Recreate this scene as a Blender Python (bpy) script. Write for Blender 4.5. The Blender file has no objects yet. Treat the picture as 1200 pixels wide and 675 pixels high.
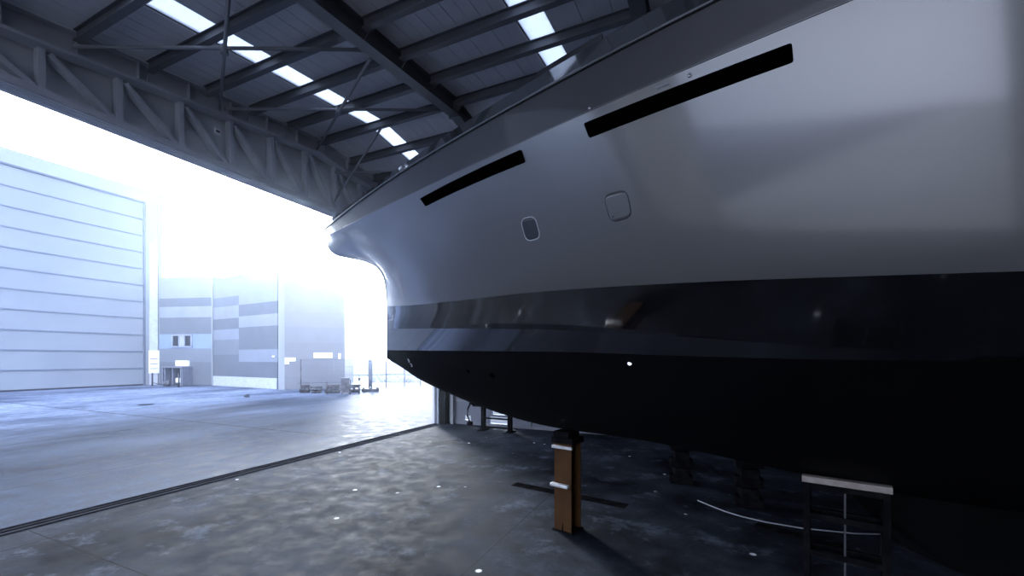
import bpy, bmesh, math, random
from math import sin, cos, radians, pi
from mathutils import Vector, Matrix
from mathutils.bvhtree import BVHTree

random.seed(7)
C = bpy.context.scene.collection
SC = bpy.context.scene

# ------------------------------------------------------------------ helpers
class MB:
    """collects boxes, bars, tubes and lofts; build() links them as ONE mesh object"""
    def __init__(s): s.v = []; s.f = []; s.sm = []
    def add(s, vs, fs, smooth=False):
        n = len(s.v); s.v += [tuple(v) for v in vs]
        for f in fs: s.f.append([i + n for i in f]); s.sm.append(smooth)
        return s
    def box(s, x0, x1, y0, y1, z0, z1):
        vs = [(x, y, z) for x in (x0, x1) for y in (y0, y1) for z in (z0, z1)]
        return s.add(vs, [(0,1,3,2),(4,6,7,5),(0,4,5,1),(2,3,7,6),(0,2,6,4),(1,5,7,3)])
    def frame(s, p, q, up=(0,0,1)):
        d = (Vector(q) - Vector(p)).normalized(); u = Vector(up)
        if abs(d.dot(u)) > .98: u = Vector((0,1,0))
        a = d.cross(u).normalized(); b = a.cross(d).normalized()
        return d, a, b
    def prof(s, p, q, poly, up=(0,0,1), smooth=False):
        """extrude a closed 2-D outline (side, up) from p to q"""
        p, q = Vector(p), Vector(q); d, a, b = s.frame(p, q, up); n = len(poly)
        vs = [p + a*x + b*y for x, y in poly] + [q + a*x + b*y for x, y in poly]
        fs = [(i, (i+1) % n, n + (i+1) % n, n + i) for i in range(n)]
        s.add(vs, fs, smooth)
        return s.add(vs, [tuple(range(n))[::-1], tuple(range(n, 2*n))])
    def bar(s, p, q, w, h, up=(0,0,1)):
        return s.prof(p, q, [(-w/2,-h/2),(w/2,-h/2),(w/2,h/2),(-w/2,h/2)], up)
    def tube(s, p, q, r, n=12):
        return s.prof(p, q, [(r*cos(2*pi*i/n), r*sin(2*pi*i/n)) for i in range(n)], smooth=True)
    def ibeam(s, p, q, w, h, tf=.02, tw=.014, up=(0,0,1)):
        x, y, t = w/2, h/2, tw/2
        return s.prof(p, q, [(-x,-y),(x,-y),(x,-y+tf),(t,-y+tf),(t,y-tf),(x,y-tf),(x,y),(-x,y),(-x,y-tf),(-t,y-tf),(-t,-y+tf),(-x,-y+tf)], up)
    def chan(s, p, q, w, h, t=.012, up=(0,0,1)):
        """C section, open to +side"""
        return s.prof(p, q, [(0,-h/2),(w,-h/2),(w,-h/2+t),(t,-h/2+t),(t,h/2-t),(w,h/2-t),(w,h/2),(0,h/2)], up)
    def path(s, pts, r, n=8):
        pts = [Vector(p) for p in pts]; rings = []
        for i, p in enumerate(pts):
            d, a, b = s.frame(pts[max(i-1,0)], pts[min(i+1,len(pts)-1)])
            rings.append([p + a*r*cos(2*pi*k/n) + b*r*sin(2*pi*k/n) for k in range(n)])
        vs = [v for rg in rings for v in rg]; fs = []
        for i in range(len(pts)-1):
            for k in range(n):
                fs.append((i*n+k, i*n+(k+1)%n, (i+1)*n+(k+1)%n, (i+1)*n+k))
        fs += [tuple(range(n))[::-1], tuple(range((len(pts)-1)*n, len(pts)*n))]
        return s.add(vs, fs, True)
    def grid(s, rows, smooth=True, flip=False):
        n, m = len(rows), len(rows[0]); vs = [p for r in rows for p in r]; fs = []
        for i in range(n-1):
            for j in range(m-1):
                f = (i*m+j, i*m+j+1, (i+1)*m+j+1, (i+1)*m+j)
                fs.append(f[::-1] if flip else f)
        return s.add(vs, fs, smooth)
    def build(s, name, mat, parent=None, bevel=0, loc=None, rz=0):
        me = bpy.data.meshes.new(name); me.from_pydata(s.v, [], s.f); me.update()
        for p, k in zip(me.polygons, s.sm): p.use_smooth = k
        bm = bmesh.new(); bm.from_mesh(me)
        bmesh.ops.remove_doubles(bm, verts=bm.verts, dist=1e-5)
        bmesh.ops.recalc_face_normals(bm, faces=bm.faces)
        bm.to_mesh(me); bm.free()
        o = bpy.data.objects.new(name, me); C.objects.link(o)
        me.materials.append(mat)
        if parent: o.parent = parent
        if loc: o.location = loc
        if rz: o.rotation_euler[2] = rz
        if bevel:
            m = o.modifiers.new('bevel', 'BEVEL'); m.width = bevel; m.segments = 2; m.limit_method = 'ANGLE'
        return o

def tag(o, label=None, cat=None, group=None, kind=None):
    if label: o['label'] = label
    if cat: o['category'] = cat
    if group: o['group'] = group
    if kind: o['kind'] = kind
    return o
def empty(name, loc=(0,0,0), rz=0):
    o = bpy.data.objects.new(name, None); C.objects.link(o); o.location = loc
    o.rotation_euler[2] = rz; o.empty_display_size = .2
    return o
def thing(name, label, cat, loc=(0,0,0), rz=0, group=None):
    return tag(empty(name, loc, rz), label, cat, group)
def lerp(a, b, t): return a + (b-a)*t
def interp(tab, x):
    if x <= tab[0][0]:
        (x0,y0),(x1,y1) = tab[0], tab[1]
    elif x >= tab[-1][0]:
        (x0,y0),(x1,y1) = tab[-2], tab[-1]
    else:
        for i in range(len(tab)-1):
            if tab[i][0] <= x <= tab[i+1][0]:
                (x0,y0),(x1,y1) = tab[i], tab[i+1]; break
    return y0 + (y1-y0)*(x-x0)/(x1-x0)
def smooth_interp(tab, x):
    # monotone-ish hermite
    if x <= tab[0][0] or x >= tab[-1][0]: return interp(tab, x)
    i = max(k for k in range(len(tab)-1) if tab[k][0] <= x)
    def sl(k):
        if k <= 0: return (tab[1][1]-tab[0][1])/(tab[1][0]-tab[0][0])
        if k >= len(tab)-1: return (tab[-1][1]-tab[-2][1])/(tab[-1][0]-tab[-2][0])
        return (tab[k+1][1]-tab[k-1][1])/(tab[k+1][0]-tab[k-1][0])
    x0,y0 = tab[i]; x1,y1 = tab[i+1]; h = x1-x0; t = (x-x0)/h
    return ((2*t**3-3*t*t+1)*y0 + (t**3-2*t*t+t)*h*sl(i) + (-2*t**3+3*t*t)*y1 + (t**3-t*t)*h*sl(i+1))

# ------------------------------------------------------------------ materials
def mat(name, col, rough=.5, metal=0, spec=.5, coat=0, noise=None, bump=0, bscale=40, rvar=0):
    """noise = (scale, colour2, detail, contrast lo, hi)"""
    m = bpy.data.materials.new(name); m.use_nodes = True; nt = m.node_tree; N = nt.nodes; L = nt.links
    b = N['Principled BSDF']
    b.inputs['Base Color'].default_value = (*col, 1); b.inputs['Roughness'].default_value = rough
    b.inputs['Metallic'].default_value = metal; b.inputs['Specular IOR Level'].default_value = spec
    b.inputs['Coat Weight'].default_value = coat; b.inputs['Coat Roughness'].default_value = .04
    tc = N.new('ShaderNodeTexCoord')
    sc, c2, det, lo, hi = noise or (3, tuple(c*.85 for c in col), 4, .35, .65)
    n = N.new('ShaderNodeTexNoise'); n.inputs['Scale'].default_value = sc; n.inputs['Detail'].default_value = det
    L.new(tc.outputs['Object'], n.inputs['Vector'])
    r = N.new('ShaderNodeValToRGB'); r.color_ramp.elements[0].position = lo; r.color_ramp.elements[1].position = hi
    r.color_ramp.elements[0].color = (*col, 1); r.color_ramp.elements[1].color = (*c2, 1)
    L.new(n.outputs['Fac'], r.inputs['Fac']); L.new(r.outputs['Color'], b.inputs['Base Color'])
    if rvar:
        mr = N.new('ShaderNodeMapRange'); mr.inputs['To Min'].default_value = max(rough-rvar, .02); mr.inputs['To Max'].default_value = rough+rvar
        mr.inputs['From Min'].default_value = .3; mr.inputs['From Max'].default_value = .7
        L.new(n.outputs['Fac'], mr.inputs['Value']); L.new(mr.outputs['Result'], b.inputs['Roughness'])
    if bump:
        n2 = N.new('ShaderNodeTexNoise'); n2.inputs['Scale'].default_value = bscale; n2.inputs['Detail'].default_value = 5
        L.new(tc.outputs['Object'], n2.inputs['Vector'])
        bp = N.new('ShaderNodeBump'); bp.inputs['Strength'].default_value = bump; bp.inputs['Distance'].default_value = .02
        L.new(n2.outputs['Fac'], bp.inputs['Height']); L.new(bp.outputs['Normal'], b.inputs['Normal'])
    return m

def ramp(nt, lo, hi, c0=(0,0,0), c1=(1,1,1)):
    r = nt.nodes.new('ShaderNodeValToRGB'); e = r.color_ramp.elements
    e[0].position = lo; e[1].position = hi; e[0].color = (*c0,1); e[1].color = (*c1,1); return r
def mixc(nt, fac, a, b, mode='MIX'):
    m = nt.nodes.new('ShaderNodeMix'); m.data_type = 'RGBA'; m.blend_type = mode
    for sock, val in ((m.inputs['Factor'], fac), (m.inputs['A'], a), (m.inputs['B'], b)):
        if hasattr(val, 'links') or hasattr(val, 'is_linked'): nt.links.new(val, sock)
        elif isinstance(val, (int, float)): sock.default_value = val
        else: sock.default_value = (*val, 1)
    return m.outputs['Result']

def concrete(name, dark, light, rough, lines, flecks, stretch=(1,1,1), spec=.5, seed=0, rlo=None, far=None):
    """worn concrete: cloudy patches, long scuffs, paint flecks, saw-cut joints at world positions"""
    m = bpy.data.materials.new(name); m.use_nodes = True; nt = m.node_tree; N = nt.nodes; L = nt.links
    b = N['Principled BSDF']; tc = N.new('ShaderNodeTexCoord')
    def noise(scale, det, rgh=.6, st=(1,1,1), off=0):
        mp = N.new('ShaderNodeMapping'); mp.inputs['Scale'].default_value = st; mp.inputs['Location'].default_value = (off, seed, 0)
        L.new(tc.outputs['Object'], mp.inputs['Vector'])
        n = N.new('ShaderNodeTexNoise'); n.inputs['Scale'].default_value = scale; n.inputs['Detail'].default_value = det
        n.inputs['Roughness'].default_value = rgh; L.new(mp.outputs['Vector'], n.inputs['Vector']); return n.outputs['Fac']
    big = noise(.45, 6, .62, stretch); med = noise(2.2, 8, .7, (1,1,1), 5); fine = noise(14, 6, .7, (1,1,1), 9)
    r1 = ramp(nt, .36, .64, dark, light); L.new(big, r1.inputs['Fac'])
    r2 = ramp(nt, .3, .7, (.4,.4,.4), (1.5,1.5,1.5)); L.new(med, r2.inputs['Fac'])
    c = mixc(nt, 1.0, r1.outputs['Color'], r2.outputs['Color'], 'MULTIPLY')
    r3 = ramp(nt, .25, .75, (.75,.75,.75), (1.2,1.2,1.2)); L.new(fine, r3.inputs['Fac'])
    c = mixc(nt, 1.0, c, r3.outputs['Color'], 'MULTIPLY')
    if flecks:
        # chalky pale scuffs
        sc = noise(1.1, 9, .75, (1,1,1), 31); r4 = ramp(nt, .54, .68); L.new(sc, r4.inputs['Fac'])
        c = mixc(nt, r4.outputs['Color'], c, tuple(min(1, x*2.2) for x in light))
        # dropped paint spots
        v = N.new('ShaderNodeTexVoronoi'); v.inputs['Scale'].default_value = 1.5
        v.inputs['Randomness'].default_value = 1
        L.new(tc.outputs['Object'], v.inputs['Vector'])
        r5 = ramp(nt, .05, .085, (1,1,1), (0,0,0)); L.new(v.outputs['Distance'], r5.inputs['Fac'])
        sel = noise(.8, 2, .5, (1,1,1), 77); r6 = ramp(nt, .5, .56); L.new(sel, r6.inputs['Fac'])
        mm = N.new('ShaderNodeMath'); mm.operation = 'MULTIPLY'; L.new(r5.outputs['Color'], mm.inputs[0]); L.new(r6.outputs['Color'], mm.inputs[1])
        c = mixc(nt, mm.outputs[0], c, (.75,.78,.8))
    sep = N.new('ShaderNodeSeparateXYZ'); L.new(tc.outputs['Object'], sep.inputs[0])
    for ax, pos, w in lines:
        s = N.new('ShaderNodeMath'); s.operation = 'SUBTRACT'; L.new(sep.outputs[ax], s.inputs[0]); s.inputs[1].default_value = pos
        a = N.new('ShaderNodeMath'); a.operation = 'ABSOLUTE'; L.new(s.outputs[0], a.inputs[0])
        l = N.new('ShaderNodeMath'); l.operation = 'LESS_THAN'; L.new(a.outputs[0], l.inputs[0]); l.inputs[1].default_value = w
        c = mixc(nt, l.outputs[0], c, tuple(x*.25 for x in dark))
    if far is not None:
        # far yard's sunlit brightness put into the colour, past a wandering edge
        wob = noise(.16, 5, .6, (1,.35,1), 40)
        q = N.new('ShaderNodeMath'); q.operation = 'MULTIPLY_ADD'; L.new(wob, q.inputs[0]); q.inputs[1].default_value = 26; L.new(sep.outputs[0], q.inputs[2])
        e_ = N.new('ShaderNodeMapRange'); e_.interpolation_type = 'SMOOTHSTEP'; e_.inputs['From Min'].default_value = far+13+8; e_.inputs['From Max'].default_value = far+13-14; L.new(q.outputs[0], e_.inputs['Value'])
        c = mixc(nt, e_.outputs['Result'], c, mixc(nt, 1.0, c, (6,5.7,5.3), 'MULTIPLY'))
    L.new(c, b.inputs['Base Color'])
    rr = N.new('ShaderNodeMapRange'); rr.inputs['From Min'].default_value = .3; rr.inputs['From Max'].default_value = .7
    rr.inputs['To Min'].default_value = rlo if rlo is not None else rough-.12; rr.inputs['To Max'].default_value = rough+.15
    L.new(med, rr.inputs['Value']); L.new(rr.outputs['Result'], b.inputs['Roughness'])
    b.inputs['Specular IOR Level'].default_value = spec
    bp = N.new('ShaderNodeBump'); bp.inputs['Strength'].default_value = .03; bp.inputs['Distance'].default_value = .002
    L.new(fine, bp.inputs['Height']); L.new(bp.outputs['Normal'], b.inputs['Normal'])
    return m

def cladding(name, cols, heights, rough=.6):
    """wall cladding: horizontal colour bands by height (metres, object space)"""
    m = bpy.data.materials.new(name); m.use_nodes = True; nt = m.node_tree; N = nt.nodes; L = nt.links
    b = N['Principled BSDF']; tc = N.new('ShaderNodeTexCoord'); sep = N.new('ShaderNodeSeparateXYZ')
    L.new(tc.outputs['Object'], sep.inputs[0])
    mr = N.new('ShaderNodeMapRange'); mr.inputs['From Max'].default_value = heights[-1]; L.new(sep.outputs['Z'], mr.inputs['Value'])
    r = N.new('ShaderNodeValToRGB'); r.color_ramp.interpolation = 'CONSTANT'
    e = r.color_ramp.elements; e[0].position = 0; e[0].color = (*cols[0],1); e[1].position = heights[0]/heights[-1]; e[1].color = (*cols[1],1)
    for h, c in zip(heights[1:-1], cols[2:]):
        k = e.new(h/heights[-1]); k.color = (*c,1)
    L.new(mr.outputs['Result'], r.inputs['Fac'])
    n = N.new('ShaderNodeTexNoise'); n.inputs['Scale'].default_value = .6; n.inputs['Detail'].default_value = 3
    L.new(tc.outputs['Object'], n.inputs['Vector'])
    r2 = ramp(nt, .3, .7, (.93,.93,.93), (1.05,1.05,1.05)); L.new(n.outputs['Fac'], r2.inputs['Fac'])
    L.new(mixc(nt, 1.0, r.outputs['Color'], r2.outputs['Color'], 'MULTIPLY'), b.inputs['Base Color'])
    b.inputs['Roughness'].default_value = rough
    w = N.new('ShaderNodeTexWave'); w.bands_direction = 'Z'; w.inputs['Scale'].default_value = 3.0
    L.new(tc.outputs['Object'], w.inputs['Vector'])
    bp = N.new('ShaderNodeBump'); bp.inputs['Strength'].default_value = .15; bp.inputs['Distance'].default_value = .03
    L.new(w.outputs['Fac'], bp.inputs['Height']); L.new(bp.outputs['Normal'], b.inputs['Normal'])
    return m

M = {}
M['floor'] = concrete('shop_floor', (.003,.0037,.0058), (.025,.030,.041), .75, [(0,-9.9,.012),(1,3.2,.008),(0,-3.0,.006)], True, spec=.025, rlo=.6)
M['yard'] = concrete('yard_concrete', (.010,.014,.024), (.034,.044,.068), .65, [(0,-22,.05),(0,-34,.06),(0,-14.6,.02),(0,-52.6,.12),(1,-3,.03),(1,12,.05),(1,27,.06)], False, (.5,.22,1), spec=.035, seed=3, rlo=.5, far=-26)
M['track'] = mat('track_steel', (.006,.006,.007), .9, 0, 0, noise=(6,(.012,.012,.014),5,.4,.7))
M['steel'] = mat('grey_painted_steel', (.10,.105,.12), .42, 0, noise=(2,(.13,.135,.15),4,.3,.7))
M['steel_light'] = mat('pale_painted_steel', (.26,.27,.30), .45, 0, noise=(2,(.21,.22,.245),4,.3,.7))
M['truss'] = mat('door_truss_paint', (.48,.49,.55), .5, 0, noise=(1.5,(.42,.43,.49),4,.3,.7))
M['truss_beam'] = mat('truss_beam_paint', (.42,.43,.48), .5, 0, noise=(1.5,(.36,.37,.42),4,.3,.7))
M['black_steel'] = mat('black_steel', (.006,.006,.007), .8, 0, 0, noise=(5,(.016,.015,.015),5,.45,.75))
M['ceil'] = mat('roof_sheet', (.80,.80,.82), .5, 0, noise=(.8,(.74,.74,.77),3,.3,.7))
M['seam'] = mat('roof_seam', (.03,.03,.035), .6)
M['wall_in'] = mat('inner_cladding', (.62,.63,.68), .55, 0, noise=(.5,(.55,.56,.61),3,.3,.7))
M['blockwork'] = mat('blockwork', (.13,.14,.165), .8, 0, noise=(1.5,(.10,.107,.125),6,.3,.7), bump=.3)
M['rust'] = mat('ochre_primer_steel', (.060,.025,.005), .7, 0, .2, noise=(4,(.038,.016,.004),6,.35,.7))
M['plate'] = mat('bare_plate', (.62,.62,.60), .4, .2, noise=(8,(.42,.42,.42),5,.35,.7))
M['timber'] = mat('pale_timber', (.34,.30,.26), .7, 0, noise=(9,(.27,.21,.18),7,.35,.65), bump=.2)
M['white_wall'] = mat('white_cladding', (.25,.28,.31), .5, 0, noise=(.3,(.23,.26,.29),3,.3,.7))
M['door_white'] = mat('white_door_panel', (.235,.265,.30), .45, 0, noise=(.25,(.21,.24,.275),3,.3,.7))
M['door_rib'] = mat('door_rib', (.15,.18,.24), .5)
M['dark_gap'] = mat('dark_rubber', (.03,.035,.05), .7)
M['glass_dark'] = mat('dark_glass', (.03,.035,.05), .08)
M['glass_pale'] = mat('reflecting_glass', (.35,.4,.5), .1)
M['sign'] = mat('sign_white', (.85,.86,.88), .5)
M['fence'] = mat('galvanised_wire', (.10,.11,.14), .6, .0)
M['sheet'] = mat('pale_fence_sheeting', (.62,.66,.74), .6)
M['scrap'] = mat('weathered_steel', (.04,.04,.05), .7, .1, noise=(3,(.11,.11,.13),5,.4,.7))
M['hull'] = mat('silver_grey_gelcoat', (.085,.083,.081), .29, 0, .6, .75, noise=(.5,(.083,.081,.079),2,.3,.7))
M['hull_band'] = mat('charcoal_gelcoat', (.022,.022,.026), .42, 0, .35, .1)
M['hull_low'] = mat('dark_grey_gelcoat', (.012,.0125,.015), .1, 0, .6, 1.0, noise=(.5,(.011,.0115,.014),2,.3,.7))
M['antifoul'] = mat('black_antifouling', (.0025,.0026,.003), .6, 0, .1, noise=(2,(.004,.004,.0045),5,.4,.7))
M['hullglass'] = mat('black_hull_glass', (.001,.001,.0012), .5, 0, 0)
M['seamline'] = mat('dark_joint', (.03,.03,.035), .5)
M['seam_light'] = mat('pale_joint', (.45,.46,.48), .4)
M['deck'] = mat('deck_grey', (.18,.18,.2), .6)
M['chrome'] = mat('polished_fitting', (.8,.8,.82), .15, 1)
M['primer'] = mat('primer_patch', (.22,.23,.24), .7)
M['cable'] = mat('grey_cable', (.35,.36,.38), .5)

def skylight_mat():
    m = bpy.data.materials.new('translucent_sheet'); m.use_nodes = True; nt = m.node_tree; N = nt.nodes; L = nt.links
    out = N['Material Output']; N.remove(N['Principled BSDF'])
    t = N.new('ShaderNodeBsdfTranslucent'); t.inputs[0].default_value = (.42,.44,.48,1)
    d = N.new('ShaderNodeBsdfTransparent'); d.inputs[0].default_value = (.36,.385,.42,1)
    mx = N.new('ShaderNodeMixShader'); mx.inputs[0].default_value = .45
    L.new(t.outputs[0], mx.inputs[1]); L.new(d.outputs[0], mx.inputs[2]); L.new(mx.outputs[0], out.inputs['Surface'])
    return m
M['skylight'] = skylight_mat()
m_ = bpy.data.materials.new('clear_pane'); m_.use_nodes = True; nt = m_.node_tree; nt.nodes.remove(nt.nodes['Principled BSDF'])
tp = nt.nodes.new('ShaderNodeBsdfTransparent'); tp.inputs[0].default_value = (.93,.95,.97,1); gl = nt.nodes.new('ShaderNodeBsdfGlossy'); gl.inputs['Roughness'].default_value = .05
mx = nt.nodes.new('ShaderNodeMixShader'); mx.inputs[0].default_value = .06; nt.links.new(tp.outputs[0], mx.inputs[1]); nt.links.new(gl.outputs[0], mx.inputs[2])
nt.links.new(mx.outputs[0], nt.nodes['Material Output'].inputs['Surface']); M['clear'] = m_

# ------------------------------------------------------------------ camera, sky, sun
EYE = 3.0; YAW = radians(24.18); F = 490.0
cam = bpy.data.cameras.new('camera'); co = bpy.data.objects.new('camera', cam); C.objects.link(co)
co.location = (0, 0, EYE); co.rotation_euler = (pi/2, 0, YAW)
cam.sensor_width = 36; cam.lens = F/1200*36; cam.shift_y = 82.5/1200; cam.clip_start = .05; cam.clip_end = 2000
SC.camera = co

SUN = Vector((-.819, .728, .3265)).normalized()
w = bpy.data.worlds.new('sky'); SC.world = w; w.use_nodes = True
nt = w.node_tree; N = nt.nodes; L = nt.links
bg = N['Background']; tc = N.new('ShaderNodeTexCoord')
dp = N.new('ShaderNodeVectorMath'); dp.operation = 'DOT_PRODUCT'; dp.inputs[1].default_value = SUN
nm = N.new('ShaderNodeVectorMath'); nm.operation = 'NORMALIZE'; L.new(tc.outputs['Generated'], nm.inputs[0])
L.new(nm.outputs['Vector'], dp.inputs[0])
cr = N.new('ShaderNodeMapRange'); cr.inputs['From Min'].default_value = -1; cr.inputs['From Max'].default_value = 1
L.new(dp.outputs['Value'], cr.inputs['Value'])
def pw(p, k):
    a = N.new('ShaderNodeMath'); a.operation = 'POWER'; L.new(cr.outputs['Result'], a.inputs[0]); a.inputs[1].default_value = p
    b = N.new('ShaderNodeMath'); b.operation = 'MULTIPLY'; L.new(a.outputs[0], b.inputs[0]); b.inputs[1].default_value = k
    return b.outputs[0]
SKY_BASE, LOBE1, LOBE2 = 2.2, 4.5, 14.0
a1 = N.new('ShaderNodeMath'); a1.operation = 'ADD'; L.new(pw(4, LOBE1), a1.inputs[0]); L.new(pw(60, LOBE2), a1.inputs[1])
a2 = N.new('ShaderNodeMath'); a2.operation = 'ADD'; L.new(a1.outputs[0], a2.inputs[0]); a2.inputs[1].default_value = SKY_BASE
L.new(a2.outputs[0], bg.inputs['Strength'])
# neutral bright sky lobe added behind the camera to light hull and ceiling
FILL_DIR = Vector((.45,-.85,.30)).normalized(); LOBE3 = 3.2
dq = N.new('ShaderNodeVectorMath'); dq.operation = 'DOT_PRODUCT'; dq.inputs[1].default_value = FILL_DIR; L.new(nm.outputs['Vector'], dq.inputs[0])
cq = N.new('ShaderNodeMapRange'); cq.inputs['From Min'].default_value = .35; cq.inputs['From Max'].default_value = .95; L.new(dq.outputs['Value'], cq.inputs['Value'])
cm = N.new('ShaderNodeMath'); cm.operation = 'MULTIPLY'; L.new(cq.outputs['Result'], cm.inputs[0]); cm.inputs[1].default_value = LOBE3
bg2 = N.new('ShaderNodeBackground'); bg2.inputs['Color'].default_value = (1,.97,.92,1); L.new(cm.outputs[0], bg2.inputs['Strength'])
ad = N.new('ShaderNodeAddShader'); L.new(bg.outputs[0], ad.inputs[0]); L.new(bg2.outputs[0], ad.inputs[1]); L.new(ad.outputs[0], N['World Output'].inputs['Surface'])
rc = ramp(nt, .2, .95, (.28,.46,1.0), (.80,.88,1.0)); L.new(cr.outputs['Result'], rc.inputs['Fac'])
L.new(rc.outputs['Color'], bg.inputs['Color'])
sl = bpy.data.lights.new('sun', 'SUN'); sl.energy = 7; sl.angle = radians(14); sl.color = (.88,.93,1)
so = bpy.data.objects.new('sun', sl); C.objects.link(so); so.rotation_euler = (-SUN).to_track_quat('-Z', 'Y').to_euler()

# thin bright haze hanging over the yard and in the open hall
hz = bpy.data.materials.new('haze'); hz.use_nodes = True; nt = hz.node_tree
nt.nodes.remove(nt.nodes['Principled BSDF']); vs_ = nt.nodes.new('ShaderNodeVolumeScatter')
vs_.inputs['Density'].default_value = .0009; vs_.inputs['Anisotropy'].default_value = .83; vs_.inputs['Color'].default_value = (.68,.82,1,1)
nt.links.new(vs_.outputs[0], nt.nodes['Material Output'].inputs['Volume'])
o = MB().box(-75, -3.4, -25, 85, -.5, 32).build('haze', hz); tag(o, 'thin bright haze filling the yard and the open doorway', 'haze', kind='stuff')

# ------------------------------------------------------------------ the setting
DX = -10.85                      # plane of the big door
RIDGE = 9.4; S = .12
def roof(y): return 8.67 + S*y if y <= RIDGE else 8.67 + S*RIDGE - S*(y-RIDGE)
YF = 16.5; YN = -8.0; XB = 16.0

def struct(name, mb, m, **k): return tag(mb.build(name, m, **k), kind='structure')

struct('floor', MB().box(DX, XB, YN, YF, -.3, 0), M['floor'])
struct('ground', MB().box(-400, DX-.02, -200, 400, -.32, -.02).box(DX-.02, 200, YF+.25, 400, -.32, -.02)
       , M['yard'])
struct('ground', MB().box(DX-.02, 200, -200, YN-.25, -.32, -.02), mat('bounce_apron', (.30,.297,.293), .8, noise=(1,(.26,.257,.253),5,.35,.65)))  # unseen ground, made pale to bounce light onto hull and ceiling
# three steel running rails of the sliding door, set in the threshold
t = MB()
for k, x in enumerate((-11.12, -10.95, -10.76)):
    t.box(x-.05, x+.05, YN+.6, 16.1, -.02, .014)
struct('trim_1', t, M['track'])
struct('trim_2', MB().box(-11.22, -10.66, YN+.6, 16.1, -.015, .004), mat('threshold_kerb', (.05,.055,.065), .8, 0, 0, noise=(5,(.05,.05,.06),6,.3,.7)))

# roof sheets in .58 m strips; the skylight strips are left open
SKY1 = (-8.85, -8.27); SKY2 = (-3.27, -2.68)
SKY3 = (2.2, 2.8); SKY4 = (7.4, 8.0)
xs = []; x = -11.17
grid_x = [-11.4,-10.59,-10.01,-9.43,-8.85,-8.27,-7.69,-7.11,-6.53,-5.95,-5.37,-4.85,-4.32,-3.80,-3.27,-2.68,-2.1,-1.52,-.94,-.36,.25,.9,1.55,2.2,2.8,3.4,4.0,4.6,5.2,5.8,6.4,7.0,7.4,8.0,8.7,9.4,10.1,10.8,11.5,12.2,13,14,15,16.3]
ce = MB(); se = MB()
def slab(mb, x0, x1, ya, yb, lo, hi, st=0):
    vs = [(x, y, roof(y)+dz) for x in (x0, x1) for y in (ya, yb) for dz in (lo, hi)]
    mb.add(vs, [(0,1,3,2),(4,6,7,5),(0,4,5,1),(2,3,7,6),(0,2,6,4),(1,5,7,3)])
for x0, x1 in zip(grid_x, grid_x[1:]):
    opens = (x0, x1) in (SKY1, SKY2, SKY3, SKY4)
    for ya, yb in ((YN-.3, RIDGE), (RIDGE, YF+.3)):
        if not opens: slab(ce, x0+.006, x1-.006, ya, yb, 0, .06)
        slab(se, x0-.02, x0+.02, ya, yb, .02, .075)
        if not opens:
            # shallow stiffening rib in each tray
            xm = (x0+x1)/2
            slab(ce, xm-.008, xm+.008, ya, yb, -.005, .004)
ceo = struct('ceiling', ce, M['ceil'])
struct('trim_3', se, M['seam'])
n = 0
for (x0, x1) in (SKY1, SKY2, SKY3, SKY4):
    for ya, yb in ((YN-.3, RIDGE), (RIDGE, YF+.3)):
        if x0 > 0: pass
        n += 1; k = MB(); slab(k, x0+.02, x1-.02, ya, yb, .03, .045)
        struct('window_%d' % n, k, M['skylight'])

# walls
def gable(mb, x0, x1, ya, yb, z0):
    """wall strip parallel to the door plane whose top follows the roof"""
    ys = [ya] + ([RIDGE] if ya < RIDGE < yb else []) + [yb]
    for y0, y1 in zip(ys, ys[1:]):
        vs = [(x, y, z) for x in (x0, x1) for (y, z) in ((y0, z0), (y0, roof(y0)-.002), (y1, z0), (y1, roof(y1)-.002))]
        mb.add(vs, [(0,1,3,2),(4,6,7,5),(0,4,5,1),(2,3,7,6),(0,2,6,4),(1,5,7,3)])
fw = MB(); gable(fw, -11.24, -11.14, YN, YF, 7.72)
# shallow vertical ribs on the inner face of the cladding over the door
fw.box(-11.24, -11.14, 16.1, YF, 0, 7.72).box(-11.24, -11.14, YN, YN+.6, 0, 7.72)
struct('wall_front', fw, M['wall_in'])
bw = MB(); gable(bw, XB, XB+.2, YN, YF, 0); struct('wall_back', bw, M['wall_in'])
# far wall with two low openings to daylight and a pale door panel
fz = MB(); W = [(-9.85,-9.45,.18,.42), (-8.42,-7.72,.50,.86), (-8.55,-7.50,.10,.44)]
xsw = sorted({-11.12, XB} | {a for q in W for a in q[:2]}); zsw = sorted({0, roof(YF)-.01} | {a for q in W for a in q[2:]})
for x0, x1 in zip(xsw, xsw[1:]):
    for z0, z1 in zip(zsw, zsw[1:]):
        cx, cz = (x0+x1)/2, (z0+z1)/2
        if any(q[0]<cx<q[1] and q[2]<cz<q[3] for q in W[:]): continue
        fz.box(x0, x1, YF, YF+.2, z0, z1)
struct('wall_far', fz, M['blockwork'])
for i in range(3):
    x0,x1,z0,z1 = W[i]
    f = MB()
    for a in ((x0,x1,z0,z0+.02),(x0,x1,z1-.02,z1),(x0,x0+.02,z0,z1),(x1-.02,x1,z0,z1)): f.box(a[0],a[1],YF+.02,YF+.16,a[2],a[3])
    if i == 2:
        f.box(x0, x1, YF+.08, YF+.1, (z0+z1)/2+.02, (z0+z1)/2+.04)
    fr = struct('window_%d' % (9+i), f, M['steel_light'])
    MB().box(x0+.02, x1-.02, YF+.1, YF+.104, z0+.02, z1-.02).build('pane', M['clear'], fr)
struct('trim_4', MB().box(-10.4, -9.0, YF-.06, YF, 1.02, 1.08).box(-11.0, 6, YF-.03, YF, 0, .10).box(-8.9,-8.84,YF-.05,YF,0,3.5).box(-6.55,-6.50,YF-.04,YF,0,.9), M['steel'])
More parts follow.
